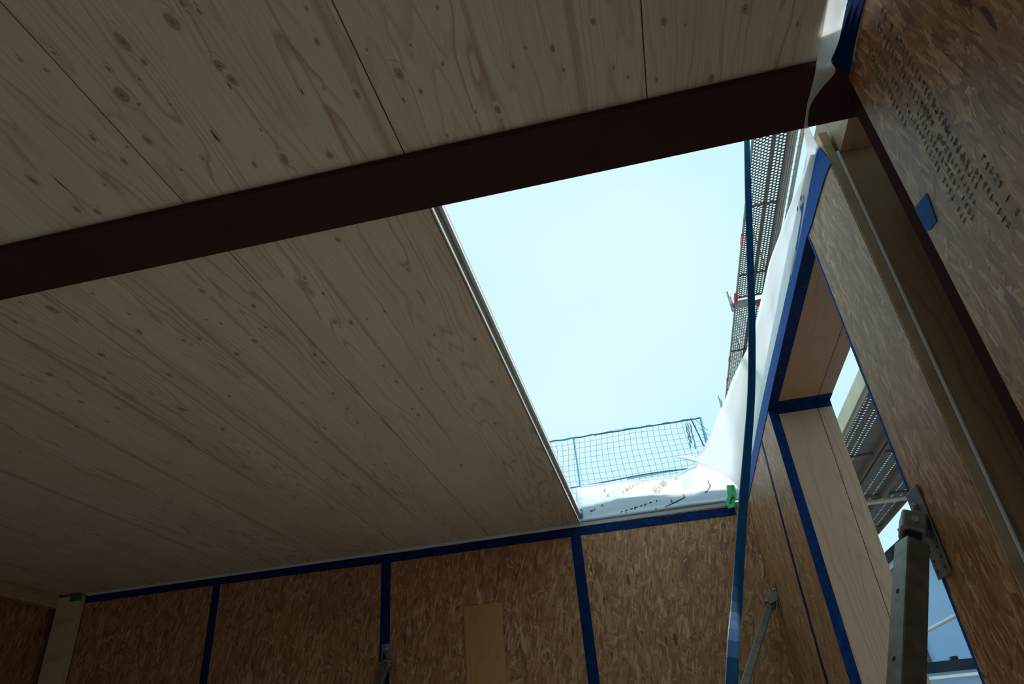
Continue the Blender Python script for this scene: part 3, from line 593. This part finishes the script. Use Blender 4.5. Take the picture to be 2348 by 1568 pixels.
for i in range(7): dash.append([(-0.115+i*0.024, 0.22+i*0.055), (-0.102+i*0.024, 0.25+i*0.055)])
for x, v in ((-0.09, .2), (-0.045, .34), (0.005, .44), (0.065, .60), (0.055, .12), (-0.2, .85), (-0.18, 1.55), (-0.165, 1.25)): dash.append([(x, v-0.05), (x+0.001, v+0.08)])
dash += [[(0.10, 0.18), (0.15, 0.38), (0.20, 0.62)], [(0.137, 0.36), (0.133, 0.62)], [(0.200, 0.62), (0.196, 0.88)], [(0.30, 0.90), (0.335, 1.15)], [(0.335, 1.12), (0.330, 1.3)]]
dash += [[(-0.262, 0.63), (-0.257, 0.70), (-0.254, 0.62), (-0.249, 0.72)], [(-0.243, 0.66), (-0.236, 0.74)], [(0.175, 1.72), (0.195, 1.82)]]
prints('marking', dash, 0.0065, M['ink_d'])
prints('corner_print', [[(-0.316, 0.05), (-0.316, 0.9)], [(-0.313, 0.9), (-0.313, 0.05)], [(-0.300, 0.05), (-0.302, 0.85)], [(-0.312, 0.85), (-0.303, 0.88)], [(-0.309, 0.2), (-0.307, 0.7)], [(-0.305, 0.15), (-0.306, 0.6)]], 0.0042, M['ink_d'])
# loose tail of the sheet rolled at the far right corner
# membrane band between ceiling and tape on the far wall
L_ = []; R_ = []
for i in range(61):
    x = -3.04+(0.40+3.04)*i/60
    L_.append(W(x, YF-(0.012 if x < -0.322 else 0.008), 0.9992 if x < -0.322 else 1.010)); R_.append(W(x, YF-0.0022, 0.9875))
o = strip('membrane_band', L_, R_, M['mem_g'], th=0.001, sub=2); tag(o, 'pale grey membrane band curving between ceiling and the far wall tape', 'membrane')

# ------------------------------------------------------------------ blue strap hanging from the beam side
SP = [(0.410, 1.12, 1.62), (0.400, 1.15, 1.40), (0.386, 1.171, 1.242), (0.371, 1.183, 1.163), (0.340, 1.216, 1.015), (0.309, 1.248, 0.866), (0.273, 1.259, 0.707), (0.238, 1.255, 0.574), (0.202, 1.230, 0.463), (0.178, 1.205, 0.392), (0.150, 1.170, 0.310), (0.108, 1.110, 0.183), (0.071, 1.045, 0.073), (-0.03, 0.90, -0.28), (-0.14, 0.75, -0.7), (-0.24, 0.62, FL+0.003)]
SW = [.0100, .0100, .0100, .0103, .0128, .0132, .0130, .0128, .0132, .0140, .0142, .0148, .0152, .0155, .0155, .0155]
SPV = [W(*p) for p in SP]; N = 90; m = MB(); me_ = MB(); vs = []; ve = []
for i in range(N+1):
    t_ = i/N; p = cat_rom(SPV, t_); q = cat_rom(SPV, min(1, t_+0.01)); pz = cat_rom(SPV, max(0, t_-0.01)); d = (q-pz).normalized()
    k_ = t_*(len(SW)-1); i0 = min(int(k_), len(SW)-2); w_ = (SW[i0]+(SW[i0+1]-SW[i0])*(k_-i0))*S
    view = (p-W(0, 0, 0.2)).normalized(); a = d.cross(view).normalized(); b = a.cross(d).normalized()
    th = 0.0035
    vs += [p-a*w_/2-b*th/2, p+a*w_/2-b*th/2, p+a*w_/2+b*th/2, p-a*w_/2+b*th/2]
    ew = 0.0016
    ve += [p-a*(w_/2+ew)-b*th/2.2, p-a*(w_/2)-b*th/2.2, p-a*(w_/2)+b*th/2.2, p-a*(w_/2+ew)+b*th/2.2] if True else []
def loft4(vs):
    n = len(vs)//4; fs = [(0, 1, 2, 3)]
    for i in range(n-1):
        for j in range(4): fs.append((i*4+j, (i+1)*4+j, (i+1)*4+(j+1) % 4, i*4+(j+1) % 4))
    fs.append(tuple((n-1)*4+j for j in (3, 2, 1, 0))); return fs
t = root('lashing_strap', 'long blue strap hanging beside the membrane from the beam down to the floor', 'strap')
mesh('webbing', vs, loft4(vs), M['strap'], t); mesh('selvedge', ve, loft4(ve), M['strap_e'], t)

# ------------------------------------------------------------------ wall braces
def brace(top, foot, plate_c, plate_n, half, tube, name, label, psize, arm=0.05):
    """steel push-pull brace: fixing plate on the wall, hinge head, square tube with pin holes down to a foot plate"""
    t = root(name, label, 'brace', 'wall braces')
    top, foot, pc, pn = Vector(W(*top)), Vector(W(*foot)), Vector(W(*plate_c)), Vector(plate_n)
    up = Vector((0, 0, 1)); side = pn.cross(up).normalized()
    m = MB(); th = 0.004; pw, ph = psize
    m.bar(pc-up*ph/2, pc+up*ph/2, side, pw, pn, th); o = bevel(m.build('wall_plate', M['zinc_d'], t), 0.0015)
    for i in range(5):
        for sgn in (-1, 1):
            c = pc + side*pw*0.28*sgn - up*(ph*0.42) + up*(ph*0.11*i) + pn*(th/2+0.0002)
            m = MB(); m.tube([c, c+pn*0.0008], 0.0032, 8); m.build('screw_hole', M['dark'], o)
    m = MB(); c = pc + up*ph*0.30 + pn*0.004; m.tube([c, c+pn*0.008], 0.009, 6); m.build('screw_head', M['zinc'], o)
    # hinge: two cheeks and a block
    d = (foot-top).normalized()
    hb = pc + pn*arm*0.55 + up*ph*0.05
    for sgn in (-1, 1):
        m = MB(); m.bar(pc+pn*0.002+side*0.018*sgn+up*ph*0.08, pc+pn*arm+side*0.018*sgn-up*0.004, up, 0.045, side, 0.004)
        bevel(m.build('hinge_cheek', M['zinc_d'], t), 0.001)
    hc = top - d*0.045
    m = MB(); a = d.cross(pn).normalized(); b = a.cross(d).normalized()
    m.bar(hc-d*0.028, hc+d*0.024, a, 0.056, b, 0.052); o2 = bevel(m.build('hinge_block', M['zinc_d'], t), 0.006)
    m = MB(); m.tube([hc-a*0.036, hc+a*0.036], 0.008, 12); m.build('hinge_pin', M['zinc'], o2)
    m = MB(); m.bar(hc+d*0.02, top+d*0.01, a, 0.034, b, 0.034); m.build('neck', M['dark'], o2)
    # square tube
    ang = math.radians(-66); a0, b0 = a, b; a = a0*math.cos(ang)+b0*math.sin(ang); b = b0*math.cos(ang)-a0*math.sin(ang)
    m = MB(); m.bar(top, foot - d*0.03, a, tube, b, tube); o3 = bevel(m.build('tube', M['zinc_d'], t), 0.004)
    L = (foot-top).length; k_ = int(L/0.15)
    for i in range(k_):
        c = top + d*(0.13+i*0.15)
        for ax in (a, -a):
            m = MB(); m.tube([c+ax*(tube/2), c+ax*(tube/2+0.0006)], 0.0055, 10); m.build('pin_hole', M['dark'], o3)
    m = MB(); fz = W(0, 0, FL).z
    m.bar(Vector((foot.x-0.07, foot.y, fz+0.004)), Vector((foot.x+0.07, foot.y, fz+0.004)), (0, 1, 0), 0.12, (0, 0, 1), 0.008); m.tube([Vector((foot.x, foot.y, fz+0.008)), foot+Vector((0, 0, 0.05))-d*0.02], 0.014, 10)
    m.build('foot_plate', M['zinc_d'], t)
    return t
def ext(top, bot):
    """carry the brace line on to the floor"""
    a, b = Vector(top), Vector(bot); k_ = (FL+0.035-a.z)/(b.z-a.z); return tuple(a+(b-a)*k_)
b1t, b1b = (0.437, 1.322, 0.276), (0.335, 1.254, 0.064)
brace(b1t, ext(b1t, b1b), (XR-0.0035, 1.350, 0.300), (-1, 0, 0), 0, 0.052, 'wall_brace', 'large steel brace in front of the window, fixed to the near window edge', (0.088, 0.20), 0.055)
b2t, b2b = (0.440, 3.245, 0.500), (0.224, 2.684, 0.185)
brace(b2t, ext(b2t, b2b), (XR-0.0035, 3.225, 0.527), (-1, 0, 0), 0, 0.036, 'wall_brace', 'slim steel brace fixed to the right wall near the far corner', (0.06, 0.15), 0.05)
b3t, b3b = (-1.297, 3.318, 0.452), (-1.262, 3.15, 0.36)
brace(b3t, ext(b3t, b3b), (-1.306, YF-0.0035, 0.502), (0, -1, 0), 0, 0.045, 'wall_brace', 'steel brace fixed over the middle tape seam of the far wall', (0.078, 0.15), 0.05)

# ------------------------------------------------------------------ scaffold outside
def plank(name, x0, x1, y0, y1, z, cols, pitch, rad, parent=None, stag=True, edge=0.012):
    """steel deck plank: sheet with real round holes, side flanges"""
    P0 = W(x0, y0, z); P1 = W(x1, y1, z); X0, X1, Ya, Yb, Z = P0.x, P1.x, P0.y, P1.y, P0.z
    m = MB(); n = 6
    ny = int((Yb-Ya)/pitch)
    for (ca, cb, hole) in cols:       # fractions across the width
        xa, xb = X0+(X1-X0)*ca, X0+(X1-X0)*cb
        if not hole:
            m.add([(xa, Ya, Z), (xb, Ya, Z), (xb, Yb, Z), (xa, Yb, Z)], [(0, 1, 2, 3)]); continue
        nx = max(1, round((xb-xa)/hole)); hx = (xb-xa)/nx
        for i in range(nx):
            sh = 0.5 if (stag and i % 2) else 0.0
            if sh:
                m.add([(xa+i*hx, Ya, Z), (xa+(i+1)*hx, Ya, Z), (xa+(i+1)*hx, Ya+pitch/2, Z), (xa+i*hx, Ya+pitch/2, Z)], [(0, 1, 2, 3)])
            for j in range(ny - (1 if sh else 0)):
                cx_, cy_ = xa+(i+0.5)*hx, Ya+(j+0.5+sh)*pitch
                hx2, py2 = hx/2, pitch/2
                sq = [(cx_+hx2, cy_-py2), (cx_+hx2, cy_+py2), (cx_-hx2, cy_+py2), (cx_-hx2, cy_-py2)]
                cc = [(cx_+rad*math.cos(a), cy_+rad*math.sin(a)) for a in [math.radians(-45+45*q) for q in range(8)]]
                # corners pair with every other circle vertex
                vs = [(*p, Z) for p in sq]+[(*p, Z) for p in cc]
                m.add(vs, [(0, 1, 6, 5), (0, 5, 4), (1, 2, 8, 7), (1, 7, 6), (2, 3, 10, 9), (2, 9, 8), (3, 0, 4, 11), (3, 11, 10)])
            ye = Ya+(ny-(0 if not sh else 0.5))*pitch
            m.add([(xa+i*hx, ye, Z), (xa+(i+1)*hx, ye, Z), (xa+(i+1)*hx, Yb, Z), (xa+i*hx, Yb, Z)], [(0, 1, 2, 3)])
    o = m.build(name, M['plank'], parent); solid(o, 0.002)
    for xx in (X0, X1):
        f = MB(); f.bar((xx, Ya, Z-0.022), (xx, Yb, Z-0.022), (1, 0, 0), 0.008, (0, 0, 1), 0.05); f.build('side_flange', M['chan_d'], o)
    for k_ in range(1, int((Yb-Ya)/1.2)+1):
        c = MB(); c.bar((X0+0.005, Ya+k_*1.2, Z-0.010), (X1-0.005, Ya+k_*1.2, Z-0.010), (0, 1, 0), 0.022, (0, 0, 1), 0.016)
        c.build('cross_rib', M['plank'], o)
    return o
ZU, ZL = 3.61, 1.50
hexcols = [(0.0, 0.03, 0), (0.03, 0.56, 0.0305), (0.56, 0.66, 0), (0.66, 0.97, 0.0305), (0.97, 1.0, 0)]
o = plank('scaffold_plank', 1.19, 1.44, 3.52, 5.76, ZU, hexcols, 0.040, 0.0132); tag(o, 'perforated steel scaffold plank seen from below, next to the steel beam', 'scaffold plank', 'upper scaffold planks')
o = plank('scaffold_plank', 1.19, 1.44, 5.84, 8.06, ZU, hexcols, 0.040, 0.0132); tag(o, 'perforated steel scaffold plank seen from below, beyond the upper coupler', 'scaffold plank', 'upper scaffold planks')
rowcols = [(0.0, 0.10, 0), (0.10, 0.19, 0.032), (0.19, 0.42, 0), (0.42, 0.51, 0.032), (0.51, 0.74, 0), (0.74, 0.83, 0.032), (0.83, 1.0, 0)]
for k_, (xa, xb) in enumerate(((1.195, 1.445), (1.475, 1.685), (1.705, 1.905))):
    o = plank('scaffold_plank', xa, xb, 2.6, 7.8, ZL, rowcols if k_ else [(0, .08, 0), (.08, .3, .032), (.3, .38, 0), (.38, .62, .032), (.62, 1, 0)], 0.045, 0.0085)
    tag(o, ('perforated lower scaffold plank beside the pale toe board', 'lower scaffold plank in the middle of three, seen through the window', 'lower scaffold plank nearest the house, seen through the window')[k_], 'scaffold plank', 'lower scaffold planks')
o = box('toe_board', (1.183, 2.4, ZL-0.005), (1.194, 7.8, ZL+0.085), M['toe']); tag(o, 'pale wooden toe board along the lower scaffold deck', 'board')
box('red_end', (1.1825, 3.1, ZL-0.006), (1.1945, 3.38, ZL+0.086), M['red'], o)
# frames
t = root('scaffold', 'galvanised scaffold uprights, transoms and rails outside the right wall', 'scaffold')
def wt_(name, pts, r=0.024, mat='zinc'):
    m = MB(); m.tube([W(*p) for p in pts], r, 12); return m.build(name, M[mat], t, smooth=True)
for y in (3.48, 5.80, 8.10):
    wt_('transom', [(1.14, y, ZU-0.045), (1.53, y, ZU-0.045)], 0.030, 'chan_d')
    wt_('standard', [(1.56, y, -3.5), (1.56, y, ZU+0.9)], 0.024)
    wt_('inner_spigot', [(1.15, y, ZU-0.10), (1.15, y, ZU+0.12)], 0.022)
    wt_('lower_transom', [(1.14, y-0.4, ZL-0.045), (1.93, y-0.4, ZL-0.045)], 0.024, 'chan')
wt_('long_tube', [(1.46, 2.6, ZL-0.01), (1.46, 7.8, ZL-0.01)], 0.016)
wt_('guard_rail', [(2.50, 5.0, 0.85), (2.50, 10.0, 0.85)], 0.022)
wt_('standard', [(2.50, 9.9, -3.5), (2.50, 9.9, 1.0)], 0.024)
wt_('standard', [(2.50, 5.0, -3.5), (2.50, 5.0, 1.0)], 0.024)
for dx, w_ in ((1.447, 0.014), (1.465, 0.010), (1.482, 0.016)):
    box('channel', (dx, 3.0, ZU-0.02), (dx+w_, 8.1, ZU+0.03), M['chan'], t)
wt_('outer_rail', [(1.545, 3.0, ZU+0.02), (1.545, 8.1, ZU+0.02)], 0.020)
for y in (5.80,):
    m = MB(); m.bar(W(1.17, y-0.02, ZU-0.05), W(1.30, y-0.02, ZU-0.05), (0, 1, 0), 0.07, (0, 0, 1), 0.07); m.build('coupler', M['zinc'], t)
    m = MB(); m.bar(W(1.182, y-0.07, ZU-0.03), W(1.182, y-0.16, ZU-0.03), (1, 0, 0), 0.035, (0, 0, 1), 0.05); m.bar(W(1.36, y-0.02, ZU-0.085), W(1.42, y-0.02, ZU-0.085), (0, 1, 0), 0.05, (0, 0, 1), 0.03); m.build('red_clip', M['red'], t)
m = MB()
for y, l in ((4.78, 0.14), (6.9, .1), (7.4, .1)): m.bar(W(1.186, y, ZU-0.02), W(1.186, y+l, ZU-0.02), (1, 0, 0), 0.012, (0, 0, 1), 0.06)
m.build('red_marking', M['red'], t)
# side net strip beyond the upper deck
def netgrid(P, nu, nv, r):
    m = MB()
    for i in range(nu+1): m.tube([P(i/nu, j/8) for j in range(9)], r, 4, False)
    for j in range(nv+1): m.tube([P(i/16, j/nv) for i in range(17)], r, 4, False)
    return m
m = netgrid(lambda u, v: W(1.50+0.045*v, 3.2+3.4*u, ZU+0.01-0.01*math.sin(v*3)), 44, 1, 0.002)
o = m.build('side_net', M['net']); tag(o, 'narrow strip of blue-green net beside the upper scaffold deck', 'net')

# guard net behind the far wall
YN = 6.2; nx0, nx1 = -0.95, 0.668; zt0, zb0 = 2.667, 1.95
def NP(u, v):
    x = nx0+(nx1-nx0)*u; z = zt0+(zb0-zt0)*v
    sag = 0.012*math.sin(u*math.pi*3)*v
    return W(x+0.012*math.sin(v*7+u*5), YN+0.03*math.sin(u*9+v*4), z-sag+0.010*math.sin(u*11)*(1 if 0.02 < v < .98 else 0))
t = root('safety_net', 'blue safety net stretched on a rail frame behind the far roof edge', 'net')
m = netgrid(NP, 29, 13, 0.0017); o = m.build('netting', M['net'], t); o['kind'] = 'stuff'
m = MB(); m.tube([W(nx0+(nx1-nx0)*i/30, YN, zt0+0.004*math.sin(i*1.9)) for i in range(31)], 0.009, 6); m.build('top_rope', M['net'], t)
m = MB(); m.tube([W(nx0+(nx1-nx0)*i/30, YN, 2.192-0.012*math.sin(i/30*math.pi*2.2)) for i in range(31)], 0.008, 6); m.build('middle_rope', M['net'], t)
m = MB(); m.tube([W(-0.35, YN+0.03, zt0+0.012), W(0.60, YN+0.03, zt0+0.012)], 0.012, 8); m.build('top_rail', M['white'], t, smooth=True)
m = MB(); m.tube([W(-0.10, YN+0.03, 2.196), W(0.62, YN+0.03, 2.216)], 0.010, 8); m.build('middle_rail', M['white'], t, smooth=True)
m = MB(); m.tube([W(-0.538, YN, zt0), W(-0.538, YN, (-3.55-EYE)/S)], 0.011, 8); m.build('post', M['net'], t, smooth=True)
m = MB(); m.tube([W(0.665, YN, zt0), W(0.665, YN+0.05, (-3.55-EYE)/S)], 0.014, 8); m.build('post', M['net'], t, smooth=True)
m = MB(); m.tube([W(0.575, YN-0.02, zt0), W(0.63, YN-0.02, 2.40), W(0.70, YN-0.02, 2.15)], 0.008, 6)
for i in range(4): m.tube([W(0.668, YN, zt0-0.01), W(0.70+0.05*i, YN+0.25+0.3*i, 2.35-0.1*i)], 0.003, 4)
for i in range(5): m.tube([W(0.60+0.02*i, YN-0.02, zt0-0.1*i), W(0.70+0.03*i, YN-0.02, zt0-0.15-0.08*i)], 0.003, 4)
m.build('corner_lacing', M['net'], t)
m = MB()
for (x, l) in ((0.515, 0.24), (0.555, 0.26), (0.53, 0.2)):
    for i in range(6): m.tube([W(x+0.004*math.sin(i*2), YN-0.03, 2.62-l*i/6), W(x+0.006*math.sin(i*3+1), YN-0.03, 2.62-l*(i+1)/6)], 0.005+0.002*(i % 2), 5)
m.build('hanging_cord', M['net'], t)
m = MB(); m.tube([W(0.522, YN-0.035, 2.49), W(0.528, YN-0.035, 2.475)], 0.007, 6); m.tube([W(0.552, YN-0.035, 2.49), W(0.557, YN-0.035, 2.475)], 0.007, 6); m.tube([W(-0.538, YN-0.013, 2.10), W(-0.538, YN-0.013, 2.07)], 0.012, 6); m.build('red_clip', M['red'], t)
# roof standoff tube stub left of the sheet, far
# ------------------------------------------------------------------ neighbouring house
t = root('house', 'neighbouring white house with dark roof edge seen through the window', 'building')
YH = 10.9
m = MB(); zz = lambda x: 2.05+0.62*(x-3.17)
x0, x1 = 3.30, 6.0
m.add([W(x0, YH, -3.5), W(x1, YH, -3.5), W(x1, YH, zz(x1)), W(x0, YH, zz(x0)), W(x0, YH+4, -3.5), W(x1, YH+4, -3.5), W(x1, YH+4, zz(x1)), W(x0, YH+4, zz(x0))],
      [(0, 1, 2, 3), (5, 4, 7, 6), (4, 0, 3, 7), (1, 5, 6, 2), (3, 2, 6, 7)])
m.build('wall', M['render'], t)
m = MB()
m.add([W(2.9, YH-0.35, zz(2.9)-0.02), W(6.2, YH-0.35, zz(6.2)-0.02), W(6.2, YH-0.35, zz(6.2)+0.13), W(2.9, YH-0.35, zz(2.9)+0.13),
       W(2.9, YH+4.3, zz(2.9)-0.02), W(6.2, YH+4.3, zz(6.2)-0.02), W(6.2, YH+4.3, zz(6.2)+0.13), W(2.9, YH+4.3, zz(2.9)+0.13)],
      [(0, 1, 2, 3), (5, 4, 7, 6), (4, 0, 3, 7), (1, 5, 6, 2), (3, 2, 6, 7), (0, 4, 5, 1)])
m.build('roof', M['roof'], t)
m = MB()
m.add([W(2.95, YH-0.3, zz(2.95)-0.10), W(6.1, YH-0.3, zz(6.1)-0.10), W(6.1, YH-0.3, zz(6.1)-0.022), W(2.95, YH-0.3, zz(2.95)-0.022),
       W(2.95, YH+4, zz(2.95)-0.10), W(6.1, YH+4, zz(6.1)-0.10), W(6.1, YH+4, zz(6.1)-0.022), W(2.95, YH+4, zz(2.95)-0.022)],
      [(0, 1, 2, 3), (5, 4, 7, 6), (4, 0, 3, 7), (1, 5, 6, 2), (3, 2, 6, 7), (0, 4, 5, 1)])
m.build('soffit', M['soffit'], t)
box('side_cladding', (2.95, YH-0.05, -3.5), (3.299, YH+0.4, 1.08), M['clad'], t)
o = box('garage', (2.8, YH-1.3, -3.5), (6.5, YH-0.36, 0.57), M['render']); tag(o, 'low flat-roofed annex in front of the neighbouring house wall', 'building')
box('flat_roof', (2.75, YH-1.35, 0.571), (6.6, YH-0.352, 0.68), M['roof'], o)
box('gutter', (2.75, YH-1.42, 0.50), (6.6, YH-1.351, 0.53), M['white'], o)
t = root('wall_lamp', 'small dark lamp on the white wall of the neighbouring house', 'lamp')
box('lamp_body', (3.53, YH-0.12, 0.77), (3.60, YH-0.03, 0.81), M['dark'], t); box('lamp_arm', (3.555, YH-0.03, 0.74), (3.575, YH-0.0005, 0.80), M['dark'], t)
